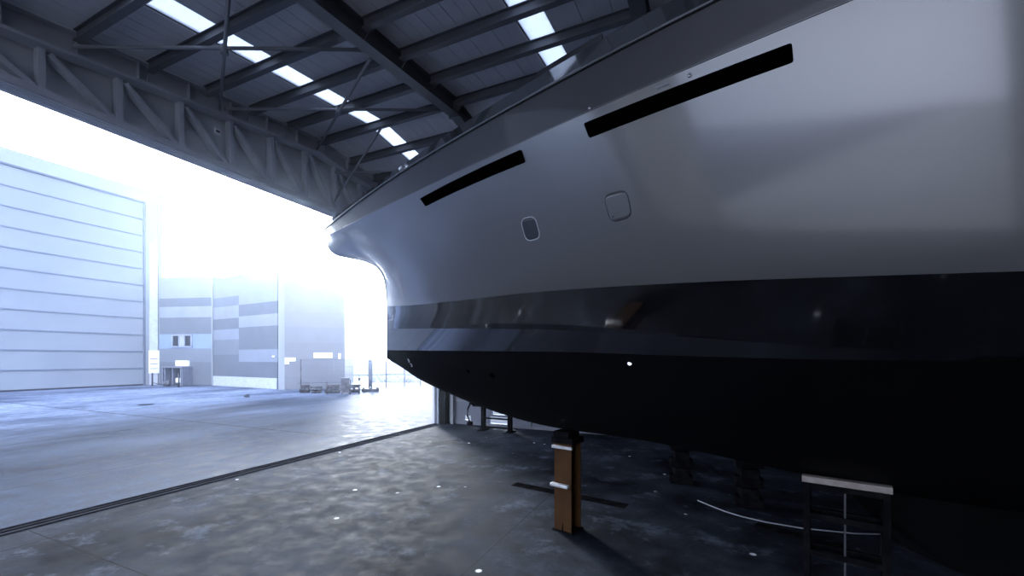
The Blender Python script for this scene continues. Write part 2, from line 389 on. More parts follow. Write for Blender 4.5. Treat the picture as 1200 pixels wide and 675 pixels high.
# near wall (behind the camera); its tall opening is added to light the hull
nw = MB(); OP = (-7.0, 1.3, 7.3)
nw.box(-11.12, OP[0], YN-.2, YN, 0, roof(YN)-.01).box(OP[1], XB, YN-.2, YN, 0, roof(YN)-.01).box(OP[0], OP[1], YN-.2, YN, OP[2], roof(YN)-.01)
struct('wall_near', nw, mat('dark_inner_cladding', (.14,.145,.16), .6, 0, noise=(.5,(.11,.115,.13),3,.3,.7)))

# jamb of the big opening
j = MB().box(-10.98, -10.90, 16.06, 16.50, 0, 7.5); struct('trim_5', j, M['white_wall'])
j = MB().ibeam((-10.66,16.2,0),(-10.66,16.2,7.6),.30,.34,.02,.02,up=(0,1,0)); struct('trim_6', j, M['black_steel'])
j = MB().box(-10.42, -10.28, 16.30, 16.5, 0, 7.6); struct('trim_7', j, M['steel_light'])

# ------------------------------------------------------------------ roof steel
def sloped_ibeam(mb, x, ya, yb, w, h, top, tf=.02, tw=.014):
    ys = [ya] + ([RIDGE] if ya < RIDGE < yb else []) + [yb]
    for y0, y1 in zip(ys, ys[1:]):
        c0, c1 = roof(y0)-top-h/2, roof(y1)-top-h/2
        mb.ibeam((x,y0,c0),(x,y1,c1), w, h, tf, tw)
PURL = [-3.9,-2.8,-1.7,-.6,.5,1.6,2.7,3.8,4.92,6.03,7.1,8.18,9.34,10.5,11.6,12.7,13.8,14.9]
def rafter(x, label):
    t = thing('roof_rafter', label, 'roof beam', (x, 0, 0))
    m = MB(); sloped_ibeam(m, 0, YN+.02, YF-.02, .27, .40, .004); m.build('beam', M['steel'], t)
    # splice plate at the ridge
    MB().box(-.14,.14,RIDGE-.03,RIDGE+.03, roof(RIDGE)-.47, roof(RIDGE)-.03).build('ridge_plate', M['steel'], t)
    for y in PURL:
        if 1 < y < 12:
            z = roof(y)
            MB().bar((.30, y+.05, z-.17), (.09, y+.05, z-.375), .03, .008, up=(0,1,0)).build('fly_brace', M['steel'], t)
    return t
rafter(-5.9, 'deep grey steel roof beam crossing the roof left of the hull')
rafter(-1.0, 'dark steel roof beam just above the hull rail, at the top edge')
def ordinal(i): return ['ridge','first','second','third','fourth','fifth','sixth','seventh','eighth'][i]
RG = PURL.index(9.34)
bays = [(-10.62, -6.04, 'between door truss and deep roof beam'), (-5.76, -1.14, 'on the hull side of the deep beam')]
for (x0, x1, where) in bays:
    for i, y in enumerate(PURL):
        if y < 1.5 or y > 12: continue
        k = abs(i-RG); side = 'towards the left' if i < RG else 'beyond the ridge'
        if i == RG: lab = 'grey ridge purlin %s' % where
        else: lab = '%s roof purlin %s the ridge, %s' % (ordinal(k), 'left of' if i < RG else 'beyond', where)
        z = roof(y)
        m = MB().prof((x0, y, z-.10), (x1, y, z-.10), [(-.045,-.095),(.0,-.095),(.0,-.012),(.006,.08),(.055,.08),(.055,.095),(-.008,.095),(-.008,-.083),(-.033,-.083),(-.033,-.06),(-.045,-.06)])
        # broad bottom flange so that it reads as a box from below
        m.box(x0, x1, y-.062, y+.062, z-.222, z-.195)
        o = m.build('roof_purlin', M['steel']); tag(o, lab, 'purlin', 'roof purlins ' + where)
        o.location = (0,0,0)
# rest of the purlins further along the hall carry on behind the hull: only the ones in reach of the eye are built

# round roof bracing, two crossing tubes per field
ZB = .27
def brace(x0,y0,z0,x1,y1,z1,lab,nodes=()):
    t = thing('roof_brace', lab, 'brace', (x0,y0,z0), group='round roof bracing tubes')
    MB().tube((0,0,0), (x1-x0,y1-y0,z1-z0), .033, 14).build('tube', M['steel_light'], t)
    for a, b in (((0,0,0),(x1-x0,y1-y0,z1-z0)), ((x1-x0,y1-y0,z1-z0),(0,0,0))):
        a, b = Vector(a), Vector(b); d = (b-a).normalized()
        MB().bar(a-d*.06, a+d*.2, .012, .09).build('end_plate', M['steel_light'], t)
    return t
XD = -10.70; XR = -6.08
def cross(ya, yb, who):
    brace(XD, ya, roof(ya)-ZB, XR, yb, roof(yb)-ZB-.02, 'bracing tube rising from the door truss, %s' % who)
    brace(XD, yb, roof(yb)-ZB-.09, XR, ya, roof(ya)-ZB-.11, 'bracing tube falling to the door truss, %s' % who)
    m = MB(); xm = (XD+XR)/2; ym = (ya+yb)/2; zm = roof(ym)-ZB
    m.tube((xm-.0,ym,zm-.13),(xm,ym,zm+.03),.07,16)
    tag(m.build('brace_node', M['steel_light']), 'round steel node where the bracing tubes cross, %s' % who, 'steel node')
cross(3.8, 6.4, 'in the nearer cross at upper left')
cross(6.55, 9.25, 'in the farther cross near the ridge')
brace(-8.25, 9.30, roof(9.3)-.26, -10.70, 9.95, 8.10, 'grey diagonal tube from the ridge purlin down to the bright end of the truss')
brace(-8.2, 11.6, roof(11.6)-.26, -10.7, 10.0, 9.0, 'grey tube beyond the ridge, half hidden by the bow rail')

# truss over the door
tr = thing('door_truss', 'long grey steel lattice truss spanning above the open hangar door', 'truss', (DX, 0, 0))
m = MB(); sloped_ibeam(m, .0, YN+.02, YF-.02, .30, .40, .002, .02, .03)
m.build('head_beam', M['truss_beam'], tr)
m = MB(); ys = [YN+.02, RIDGE, 16.45]
for y0, y1 in zip(ys, ys[1:]): m.bar((.0,y0,roof(y0)-.43),(.0,y1,roof(y1)-.43),.32,.055)
m.build('top_chord', M['truss'], tr)
MB().box(-.24,.13,YN+.02,16.45,7.715,7.84).build('bottom_chord', M['truss'], tr)
m = MB()
for x, z in ((.085,7.70),(-.01,7.70),(-.1,7.70),(-.19,7.70)):
    m.box(x-.028, x+.028, YN+.02, 16.45, z-.02, z+.012)
m.build('door_runner', M['truss'], tr)
yy = [3.42 + 1.12*k for k in range(-3, 12)]
for a in yy:
    zt = roof(a)-.50
    MB().box(-.20,-.01,a-.05,a+.05,7.83,zt+.05).build('post', M['truss'], tr, bevel=.004)
for a, b in zip(yy, yy[1:]):
    MB().prof((-.11,a+.10,roof(a)-.50),(-.11,b-.09,7.89),[(-.09,-.05),(.09,-.05),(.09,.05),(-.09,.05)]).build('diagonal', M['truss'], tr, bevel=.004)
for y in (4.98, 7.14, 8.22):
    MB().bar((.04,y,roof(y)-.39),(.14,y-.02,roof(y)-.05),.035,.012,up=(0,1,0)).build('stay', M['steel_light'], tr)
for y in [2.9+.95*k for k in range(9)]:
    MB().box(-.01,.13,y-.006,y+.006,roof(y)-.385,roof(y)-.02).build('stiffener', M['truss_beam'], tr)
# small sensor plate fixed to the truss
sn = thing('sensor_plate', 'small square white plate with a dark slot fixed to the door truss', 'plate', (DX+.14, 6.35, 8.52))
MB().box(-.02,.02,-.06,.06,-.07,.07).build('plate', M['sign'], sn)
MB().box(.02,.024,-.045,.045,-.02,.025).build('slot', M['dark_gap'], sn)

# ------------------------------------------------------------------ the yacht
YC = 7.1
def sheer(tab):
    """height of a moulded line of the hull by station"""
    return lambda X, Y=0: smooth_interp(tab, X)
zK = sheer([(-6.15,4.12),(-5.2,3.988),(-4.25,3.886),(-3.05,3.798),(-1.6,3.720),(0,3.605),(1,3.520),(2,3.440),(3.2,3.372),(5,3.32),(13,3.28)])
zG = sheer([(-7.92,5.858),(-7.28,5.690),(-6.4,5.493),(-5.2,5.300),(-3.8,5.158),(-2.1,5.072),(-.2,5.055),(1,5.062),(2,5.08),(5,5.12),(13,5.25)])
zR = sheer([(-8.02,5.989),(-7.38,5.832),(-6.5,5.668),(-5.3,5.530),(-3.86,5.440),(-2.1,5.386),(-.2,5.380),(2,5.40),(5,5.44),(13,5.6)])
zT = sheer([(-7.96,6.12),(-7.3,5.985),(-6.4,5.815),(-5.25,5.675),(-3.8,5.605),(-2.1,5.605),(-.2,5.640),(2,5.66),(5,5.70),(13,5.86)])
zA = sheer([(-6.15,3.635),(-5.2,3.577),(-4.25,3.521),(-3.05,3.450),(-1.6,3.352),(0,3.200),(1,3.095),(2,3.01),(3.2,2.985),(13,2.98)])
zB = sheer([(-6.15,3.176),(-5.2,3.156),(-4.25,3.136),(-3.05,3.113),(-1.6,3.083),(0,3.020),(1,2.990),(3,2.973),(13,2.96)])
XE = 13.0
STEM = [(0,-6.15,4.19),(.2,-6.18,4.5),(.35,-6.25,4.75),(.48,-6.42,4.97),(.6,-6.75,5.13),(.72,-7.2,5.25),(.84,-7.65,5.38),(.93,-7.88,5.58),(1,-7.92,5.84)]
def stem(v): return smooth_interp([(a,b) for a,b,c in STEM], v), smooth_interp([(a,c) for a,b,c in STEM], v)
def bshape(B, p, u): return B*(1-(1-min(u,1))**p)
US = [ (i/70.0)**1.7 for i in range(71) ]
def zc(f, X, Y, xmax=3.2):
    """beyond the last surveyed station the line runs level"""
    return f(X, Y)
def line(u, Xs, B, p, zf):
    X = Xs + (XE-Xs)*u; b = bshape(B, p, u); return X, b, zc(zf, X, YC-b)
FLARE = [(-6.15,1.2312),(-5.6,1.07),(-5,.96),(-4,.83),(-3,.72),(-2,.61),(-1,.51),(0,.44),(1,.39),(2,.36),(5,.34),(13,.33)]
def P_K(u):
    X = -6.15 + (XE+6.15)*u; g = bshape(5.0, 3.2, (X+7.92)/(XE+7.92))
    b_ = max(g - smooth_interp(FLARE, X), 0) if u > 0 else 0
    return X, b_, zc(zK, X, YC-b_)
def P_A(u): return line(u, -6.15, 3.66, 3.1, zA)
def P_B(u): return line(u, -6.15, 3.56, 3.0, zB)
def P_G(u): return line(u, -7.92, 5.0, 3.2, zG)
def P_R(u): return line(u, -8.02, 5.07, 3.2, zR)
def P_T(u): return line(u, -7.96, 4.93, 3.2, zT)
KEEL = [(-6.15,3.0),(-6.0,2.93),(-5.76,2.82),(-5.3,2.58),(-4.69,2.35),(-3.9,2.10),(-3.19,1.92),(-2.36,1.78),(-.76,1.67),(.91,1.44),(2.3,1.25),(6,1.15),(13,1.1)]
def K_at(X):
    g = bshape(5.0, 3.2, (X+7.92)/(XE+7.92)); return (max(g - smooth_interp(FLARE, X), 0) if X > -6.15 else 0), zK(X, 0)
def G_at(X): return bshape(5.0, 3.2, (X+7.92)/(XE+7.92)), zG(X, 0)
def side_pt(u, v):
    """point on the flared topside: u runs stem to stern, v from knuckle to sheer band"""
    Xs, zs = stem(v); X = Xs + (XE-Xs)*u
    kb, kz = K_at(X); gb, gz = G_at(X)
    dist = X - Xs
    bow = math.exp(-max(X+6.15, 0)*.55)          # concave flare forward, nearly straight aft
    h = v**(.80 + .9*bow)
    b = kb + (gb-kb)*h
    fade = 1 - math.exp(-3.2*dist)
    b *= fade**(4*v*(1-v))
    k = math.exp(-dist/.75)
    z = (kz + (gz-kz)*v)*(1-k) + zs*k
    if v == 0: z = kz
    if v == 1: z = gz
    return X, b, z
def near(p): return (p[0], YC-p[1], p[2])
def far(p): return (p[0], YC+p[1], p[2])
yacht = thing('yacht', 'grey motor yacht hull with black underside propped up in the hangar', 'yacht', (0,0,0))
VS = [i/26 for i in range(27)]
def lofted(rowsets, name, m, thick=None):
    mb = MB()
    for rows in rowsets: mb.grid(rows)
    return mb.build(name, m, yacht)
def both(fn, vs):
    return [[[near(fn(u, v)) for v in vs] for u in US], [[far(fn(u, v)) for v in vs] for u in US]]
topside = lofted(both(side_pt, VS), 'topside', M['hull'])
def seg(Pa, Pb):
    def fn(u, v):
        a, b = Pa(u), Pb(u); return tuple(lerp(x, y, v) for x, y in zip(a, b))
    return fn
# lower topside facet (between spray knuckle and boot line) and the boot facet
bpy.data.materials['silver_grey_gelcoat'].node_tree.nodes['Principled BSDF'].inputs['Coat Roughness'].default_value = .09
lofted(both(seg(P_A, P_K), [0,.25,.5,.75,1]), 'lower_topside', M['hull_low'])
lofted(both(seg(P_B, P_A), [0,.5,1]), 'boot_facet', M['hull_low'])
def bottom(u, v):
    bx, bb, bz = P_B(u); kz = smooth_interp(KEEL, bx)
    kz = min(kz, bz-.0)
    # v 0 keel .. 1 paint line, with a rounded bilge
    b = bb*v
    z = kz + (bz-kz)*(v**1.7 if v < 1 else 1)
    return bx, b, z
ub = lofted(both(bottom, [i/14 for i in range(15)]), 'underwater_body', M['antifoul'])
lofted(both(seg(P_G, P_R), [0,.2,.4,.6,.8,1]), 'sheer_band', M['hull_band'])
lofted(both(seg(P_R, P_T), [0,.3,.6,1]), 'bulwark', mat('bulwark_gloss', (.05,.055,.062), .08, .2, .5, 1))
# slim rubbing strip along the rail crease
mb = MB()
mb.path([near(tuple(a+b for a,b in zip(P_R(u),(0,.012,0)))) for u in US if u < .9], .014, 6)
mb.path([far(tuple(a+b for a,b in zip(P_R(u),(0,.012,0)))) for u in US if u < .9], .014, 6)
mb.build('rubbing_strip', mat('brushed_strip', (.12,.125,.135), .35, .5), yacht)
# fine step under the sheer band
mb = MB(); mb.path([near(tuple(a+b for a,b in zip(P_G(u),(0,.002,0)))) for u in US if u < .9], .005, 6)
mb.build('sheer_joint', mat('joint_edge', (.2,.2,.21), .2, .5), yacht)
# deck and inner bulwark
dk = MB()
dk.grid([[near(tuple(a+b for a,b in zip(P_T(u),(0,-.10,-.0)))), near(tuple(a+b for a,b in zip(P_T(u),(0,-.14,-.35)))), (P_T(u)[0], YC, P_T(u)[2]-.28), far(tuple(a+b for a,b in zip(P_T(u),(0,-.14,-.35)))), far(tuple(a+b for a,b in zip(P_T(u),(0,-.10,0))))] for u in US if u < 1.01 and P_T(u)[1] > .2], smooth=False)
dk.build('foredeck', M['deck'], yacht)
cp = MB()
cp.grid([[near(P_T(u)), near(tuple(a+b for a,b in zip(P_T(u),(0,-.10,.0))))] for u in US if P_T(u)[1] > .2], smooth=True)
cp.grid([[far(P_T(u)), far(tuple(a+b for a,b in zip(P_T(u),(0,-.10,.0))))] for u in US if P_T(u)[1] > .2], smooth=True)
cp.build('capping', M['hull_band'], yacht)
# transom closing the stern
tv = [near(P_T(1)), near(P_R(1)), near(P_G(1)), near(P_K(1)), near(P_A(1)), near(P_B(1))] + [near(bottom(1,v)) for v in (.8,.6,.4,.2)] + [near(bottom(1,0))] + [far(bottom(1,v)) for v in (.2,.4,.6,.8)] + [far(P_B(1)), far(P_A(1)), far(P_K(1)), far(P_G(1)), far(P_R(1)), far(P_T(1))]
MB().add(tv, [tuple(range(len(tv)))]).build('transom', M['hull'], yacht)

# --- surface decals with thickness, projected square onto the hull side
def bvh_of(*fns):
    vs = []; fs = []
    for fn, vv in fns:
        n = len(vs); m_ = len(vv)
        vs += [near(fn(u, v)) for u in US for v in vv]
        for i in range(len(US)-1):
            for j in range(m_-1):
                fs.append((n+i*m_+j, n+i*m_+j+1, n+(i+1)*m_+j+1, n+(i+1)*m_+j))
    return BVHTree.FromPolygons(vs, fs)
SIDE = bvh_of((side_pt, VS), (seg(P_A,P_K), [0,.5,1]), (seg(P_B,P_A), [0,.5,1]), (bottom, [i/14 for i in range(15)]), (seg(P_G,P_R),[0,.5,1]))
def on_hull(x, z, off=.0):
    h, nrm, i, d = SIDE.ray_cast(Vector((x, -1, z)), Vector((0,1,0)))
    if h is None: return None
    if nrm.y > 0: nrm = -nrm
    return h + nrm*off
def rounded(quad, r, n=6):
    """quad of (x,z) corners -> rounded outline"""
    out = []; q = [Vector(p) for p in quad]
    for i in range(4):
        a, b, c = q[i-1], q[i], q[(i+1)%4]
        ra = min(r, (a-b).length*.45); rc_ = min(r, (c-b).length*.45)
        p0 = b + (a-b).normalized()*ra; p1 = b + (c-b).normalized()*rc_
        for k in range(n+1):
            t_ = k/n; out.append((p0*(1-t_)**2 + b*2*t_*(1-t_) + p1*t_**2))
    return out
def patch(name, quad, m, r=.02, off=.012, nu=24, nv=6, label=None):
    """solid panel following the hull, inside a rounded quad given in side elevation (x,z)"""
    q = [Vector(p) for p in quad]           # bl, br, tr, tl
    wd = (q[1]-q[0]).length; ht = (q[3]-q[0]).length
    rows = []
    e_ = min(r/wd, .4); ss = sorted({0, e_*.08, e_*.25, e_*.5, e_, 1-e_, 1-e_*.5, 1-e_*.25, 1-e_*.08, 1} | {e_+(1-2*e_)*i/nu for i in range(nu+1)})
    for s in ss:
        dx = min(s, 1-s)*wd
        cut = r - math.sqrt(max(r*r-(r-min(dx,r))**2, 0)) if dx < r else 0
        c = cut/ht
        row = []
        for k in range(nv+1):
            t_ = lerp(c, 1-c, k/nv)
            p = (q[0]*(1-s)+q[1]*s)*(1-t_) + (q[3]*(1-s)+q[2]*s)*t_
            hp = on_hull(p.x, p.y, off); row.append(hp)
        rows.append(row)
    mb = MB(); mb.grid(rows)
    # skirt back to the hull
    def sk(edge):
        mb.grid([edge, [on_hull(p.x, p.z, -.004) or p for p in edge]], smooth=False)
    sk(rows[0]); sk(rows[-1]); sk([r_[0] for r_ in rows]); sk([r_[-1] for r_ in rows])
    o = mb.build(name, m, yacht)
    if label: o['label'] = label
    return o
def ring(name, outline, m, rad):
    pts = [on_hull(p[0], p[1], .002) for p in outline]
    return MB().path(pts + [pts[0]], rad, 6).build(name, m, yacht)
patch('hull_window', [(-.85,4.866),(.535,4.852),(.522,4.957),(-.89,4.984)], M['hullglass'], .015, label='long black slot window nearer the stern')
patch('hull_window', [(-3.172,4.936),(-1.527,4.889),(-1.558,5.000),(-3.235,5.034)], M['hullglass'], .015, label='long black slot window nearer the bow')
h1 = [(-.704,4.179),(-.514,4.183),(-.554,4.398),(-.758,4.405)]
o1 = rounded(h1, .07); patch('port_shutter', h1, M['hull'], .05, .004, 10, 8, 'square grey shutter outlined by a dark joint')
ring('shutter_joint', o1, M['seamline'], .0042)
MB().tube((0,0,0),(0,-.006,0),.006,10).build('latch', M['seamline'], yacht, loc=tuple(on_hull(-.678,4.222,.006)))
h2 = [(-1.645,4.217),(-1.455,4.209),(-1.494,4.417),(-1.681,4.43)]
patch('port_shutter', h2, mat('shutter_dark', (.035,.037,.042), .25, 0), .05, .004, 10, 8, 'smaller darker shutter with a pale rim')
ring('shutter_joint', rounded(h2, .07), M['seam_light'], .006)
patch('primer_patch', [(-.289,5.003),(-.199,5.003),(-.228,5.030),(-.301,5.034)], M['primer'], .004, .002, 6, 3)
for x, z, r_ in ((-.066,5.006,.013), (-.833,5.07,.010), (-.737,2.941,.022), (-5.233,2.933,.0)):
    if r_:
        p = on_hull(x, z, .0)
        m = MB(); m.tube((0,.01,0),(0,-.012,0),r_,14); m.tube((0,.0,0),(0,-.018,0),r_*.5,10)
        m.build('hull_fitting', M['chrome'], yacht, loc=tuple(p))
for x, z, r_ in ((-2.994,2.732,.045), (-3.526,2.788,.030)):
    p = on_hull(x, z, .0); h, nrm, _, _ = SIDE.ray_cast(Vector((x,-1,z)), Vector((0,1,0)))
    m = MB(); nn = nrm if nrm.y < 0 else -nrm
    m.tube(-nn*.01, nn*.012, r_, 16); m.build('intake_cover', M['hullglass'], yacht, loc=tuple(p))
# white draught figures near the stem: small 3 over 2
def glyph(strokes, x, z, s, name):
    mb = MB()
    for st in strokes:
        pts = [on_hull(x + a*s, z + b*s, .004) for a, b in st]
        if all(pts): mb.path(pts, .0045, 5)
    mb.build(name, M['sign'], yacht)
three = [[(-.5,1),(.1,1),(.4,.75),(.1,.5),(-.15,.5)],[(.1,.5),(.45,.25),(.1,0),(-.5,0)]]
glyph(three, -5.27, 2.93, .055, 'draught_mark'); glyph(three, -5.23, 2.84, .055, 'draught_mark'); 
# black fin added to fill the deep shade under the after body
kf = MB(); out = [(1.75,1.30),(2.05,.95),(2.45,.55),(2.9,.36),(3.4,.30),(11.2,.30),(11.7,.55),(11.9,1.2)]
for sx in (-1, 1):
    kf.add([(x, YC+sx*.13, z) for x, z in out] + [(x, YC+sx*.22, 1.38) for x in (11.9, 1.75)], [tuple(range(10))])
kf.grid([[(x, YC-.13, z), (x, YC, z-.03), (x, YC+.13, z)] for x, z in out], smooth=False)
kf.build('shade_fin', M['antifoul'], yacht)
# deck fittings seen over the rail: raised coamings
def rail_z(X):
    u = (X+7.96)/(XE+7.96); return P_T(u)
def coaming(x0, x1, h, inset, name, m, slope=.25):
    n_ = 12; rows = []
    for i in range(n_+1):
        X = lerp(x0, x1, i/n_); p = rail_z(X); hh = h*min(1, (i/n_)/slope + .02)
        b0 = near(p); rows.append([(X, b0[1]+inset, b0[2]-.12), (X, b0[1]+inset+.01, b0[2]+hh), (X, b0[1]+inset+.5, b0[2]+hh+.05), (X, b0[1]+inset+.52, b0[2]-.15)])
    mb = MB(); mb.grid(rows, smooth=False)
    mb.add(rows[0], [(0,1,2,3)]); mb.add(rows[-1], [(0,1,2,3)])
    return mb.build(name, m, yacht)
coaming(-1.65, -.75, .10, .05, 'deck_coaming', M['hull_band'], .3)

# ------------------------------------------------------------------ props under the hull
def keel_post(x, y, rz, top, label, w=.34, mcol='rust', cap=True):
    t = thing('keel_post', label, 'hull support', (x, y, 0), rz, None)
    m = MB(); m.ibeam((0,0,.02),(0,0,top-.22), w, w, .02, .016, up=(1,0,0)); m.build('column', M[mcol], t)
    MB().box(-w/2-.03,w/2+.03,-w/2-.03,w/2+.03,0,.02).build('base_plate', M['black_steel'], t, bevel=.004)
    for sx in (-1,1):
        m = MB(); m.add([(sx*w/2,-.006,.02),(sx*w/2,.006,.02),(sx*(w/2+.03),-.006,.02),(sx*(w/2+.03),.006,.02),(sx*w/2,-.006,.16),(sx*w/2,.006,.16)],
                        [(0,2,3,1),(0,1,5,4),(0,4,2),(1,3,5),(2,4,5,3)]); m.build('gusset', M['black_steel'], t)
    MB().box(-w/2-.04,w/2+.04,-w/2-.04,w/2+.04,top-.22,top-.11).build('head_block', M['black_steel'], t, bevel=.01)
    MB().box(-w/2+.02,w/2+.07,-w/2+.02,w/2-.02,top-.11,top).build('packing_block', M['black_steel'], t, bevel=.01)
    return t
kp = keel_post(-2.12, 7.12, radians(-104), 1.745, 'ochre steel column under the keel with two pale clamps on its face')
W_ = .17
m = MB().box(W_, W_+.05, -W_-.03, W_+.03, 1.44, 1.49); m.build('upper_clamp', M['plate'], kp, bevel=.006)
m = MB().box(W_, W_+.10, -W_-.04, W_-.02, .78, .84); m.build('lower_clamp', M['plate'], kp, bevel=.02)
def block_stack(x, y, rz, n_, label, w=.5):
    t = thing('block_stack', label, 'hull support', (x, y, 0), rz)
    for k in range(n_):
        m = MB().box(-w/2,w/2,-.16,.16,k*.2,k*.2+.194) if k%2==0 else MB().box(-.16,.16,-w/2,w/2,k*.2,k*.2+.194)
        m.build('block', M['black_steel'], t, bevel=.01)
    return t
block_stack(-.42, 10.9, .2, 8, 'black block stack in the shade behind the ochre column')
block_stack(.9, 9.75, .1, 6, 'black block stack in the deep shade left of the timber-topped stand')

# steel stand with a pale timber across its top
M['dull_steel'] = mat('dull_steel', (.06,.06,.065), .5, .2)
st = thing('support_stand', 'black steel frame stand topped with a pale timber at lower right', 'stand', (1.17, 6.2, 0), math.atan2(-.18,.79))
L_ = .81; D_ = .30; H_ = 1.475
for x_ in (.035, L_-.035):
    for y_ in (.035, D_-.035):
        MB().box(x_-.035,x_+.035,y_-.035,y_+.035,0,H_).build('leg', M['black_steel'], st, bevel=.004)
for y_ in (.035, D_-.035):
    MB().box(L_/2-.009,L_/2+.009,y_-.015,y_+.015,.05,H_-.05).build('middle_upright', M['dull_steel'] if y_ < .1 else M['black_steel'], st)
    for z_ in (.12,.62,1.07,H_-.04):
        MB().box(.07,L_-.07,y_-.03,y_+.03,z_-.035,z_+.035).build('rail', M['black_steel'], st, bevel=.003)
for x_ in (.035, L_-.035):
    for z_ in (.12,.62,1.07,H_-.04):
        MB().box(x_-.025,x_+.025,.07,D_-.07,z_-.03,z_+.03).build('side_rail', M['black_steel'], st)
MB().box(-.015,L_+.015,-.01,.115,H_,H_+.075).build('timber', M['timber'], st, bevel=.004)
MB().box(-.01,L_+.01,.12,D_+.01,H_-.02,H_).build('rear_timber', M['black_steel'], st, bevel=.004)

# drain gratings, cable, rags on the floor
def grating(x, y, rz, l, w_, label):
    t = thing('floor_grating', label, 'drain grate', (x, y, 0), rz)
    m = MB(); m.box(0,l,-w_/2,-w_/2+.02,-.004,.008).box(0,l,w_/2-.02,w_/2,-.004,.008); m.build('frame', M['black_steel'], t)
    m = MB(); k_ = 0
    while k_*.05 < l: m.box(k_*.05,k_*.05+.022,-w_/2+.02,w_/2-.02,-.004,.006); k_ += 1
    m.build('bars', M['black_steel'], t)
    MB().box(0,l,-w_/2+.02,w_/2-.02,-.01,.002).build('pit', M['black_steel'], t)
grating(-4.04, 9.13, math.atan2(-.44,2.67), 2.72, .27, 'long dark drain grating in the floor behind the ochre column')
grating(.92, 8.70, math.atan2(-.38,.9), 1.25, .27, 'short dark drain grating near the timber-topped stand')
pts = [(-.04,9.63),(.2,9.38),(.45,9.15),(.73,8.98),(1.1,8.86),(1.64,8.8),(2.4,8.9),(3.2,9.2)]
tag(MB().path([(a,b,.012) for a,b in pts], .011, 6).build('floor_cable', M['cable']), 'thin pale cable lying in a curve towards the timber-topped stand', 'cable')

# trestle with a machine on it by the far wall
tt = thing('work_trestle', 'dark steel trestle against the far wall, seen below the keel', 'trestle', (-8.55, 15.5, 0), 0)
for x_ in (.28, 1.50):
    MB().ibeam((x_,0,0),(x_,0,.98),.16,.16,.015,.012,up=(1,0,0)).build('leg', M['black_steel'], tt)
    MB().box(x_-.14,x_+.14,-.28,.28,0,.03).build('foot', M['black_steel'], tt)
MB().ibeam((-.25,0,1.04),(1.85,0,1.04),.14,.14,.012,.01).build('top_beam', M['black_steel'], tt)
MB().box(.28,1.5,-.03,.03,.10,.17).build('lower_rail', M['black_steel'], tt)
MB().box(.28,1.5,-.03,.03,.48,.54).build('middle_rail', M['black_steel'], tt)
vi = thing('bench_drill', 'dark machine hung at the left end of the trestle', 'machine', (-8.72, 15.35, 0), 0)
m = MB(); m.tube((0,0,1.12),(0,0,1.5),.10,14); m.build('motor', M['black_steel'], vi)
m = MB(); m.tube((-.10,-.05,1.115),(.06,-.05,1.115),.06,12); m.build('gearbox', M['black_steel'], vi)
m = MB(); m.path([(-.02,-.16,1.1),(-.1,-.2,.9),(-.12,-.2,.62),(-.02,-.2,.40),(.0,-.2,.30)], .035, 8); m.build('hose', M['black_steel'], vi)
m = MB(); m.tube((-.1,-.2,.30),(.1,-.2,.30),.08,12); m.build('nozzle', M['black_steel'], vi)

# ------------------------------------------------------------------ the yard
def solid_wall(x0, x1, y0, y1, z0, z1): return MB().box(x0, x1, y0, y1, z0, z1)
# white hangar across the yard with its tall sliding door
FX = -56.8
A = thing('white_hangar', 'huge pale hangar with a tall ribbed sliding door across the yard', 'building', (FX, 0, 0))
wa = MB(); wa.box(-30, 0, -30, -26, 0, 22).box(-30, 0, 25.9, 27.5, 0, 21.9).box(-30, 0, -26, 25.9, 20.5, 21.9).box(-30,-1.2,-26,25.9,0,20.5)
wa.build('wall', M['white_wall'], A)
d = MB()
for k in range(11):
    d.box(-.35, -.15, -26, 25.85, .12+k*1.85, .12+k*1.85+1.80)
dd = d.build('sliding_door', M['door_white'], A)
d = MB()
for k in range(11): d.box(-.15, -.06, -26, 25.85, .12+k*1.85+1.76, .12+k*1.85+1.86)
d.build('door_rib', M['door_rib'], dd)
MB().box(-.5,-.1,-26,25.9,0,.14).build('door_sill', M['dark_gap'], A)
fr = MB().box(-.3,.05,25.83,25.98,0,20.55).box(-.3,.05,-26,25.98,20.42,20.56); fr.build('door_frame', mat('door_frame_line', (.10,.12,.17), .6), A)
MB().box(-.1,.12,26.35,27.1,0,16).build('corner_panel', mat('grey_corner_panel', (.48,.52,.60), .5), A)
MB().box(-.1,.2,27.2,27.5,0,21.8).build('corner_trim', M['white_wall'], A)
sg = thing('wall_sign', 'white notice board on the corner of the pale hangar', 'sign', (FX+.16, 26.75, 1.3))
MB().box(0,.05,-.55,.45,0,2.6).build('board', M['sign'], sg)
for k_ in range(3): MB().box(.05,.055,-.4,.3,.5+k_*.55,.58+k_*.55).build('faded_line', M['door_rib'], sg)

g1 = (.11,.13,.165); g2 = (.19,.225,.285); g3 = (.14,.165,.205); w1 = (.21,.245,.30)
matB = cladding('banded_cladding_a', [g1, g3, (.18,.25,.38), g1, w1, g1, w1], [2.55, 4.1, 5.7, 7.6, 8.8, 9.8, 13])
matB2 = cladding('banded_cladding_b', [g1, g3, g2, g1, w1, g3, w1], [3.4, 5.0, 6.1, 7.3, 8.6, 9.6, 13])
matB3 = cladding('banded_cladding_c', [g1, g2, g1, w1, g1, w1, w1], [2.6, 3.9, 6.2, 7.4, 8.6, 9.8, 13])
matC = cladding('fine_cladding', [(.12,.135,.16),(.13,.145,.17),(.145,.16,.185),(.155,.17,.195),(.17,.185,.21),(.18,.195,.22)], [1.2, 3.0, 4.5, 6.0, 7.5, 10.5], .5)
def gpt(px, t):
    l = (px-600)/F; return Vector((cos(YAW)*l - sin(YAW), sin(YAW)*l + cos(YAW)))*t
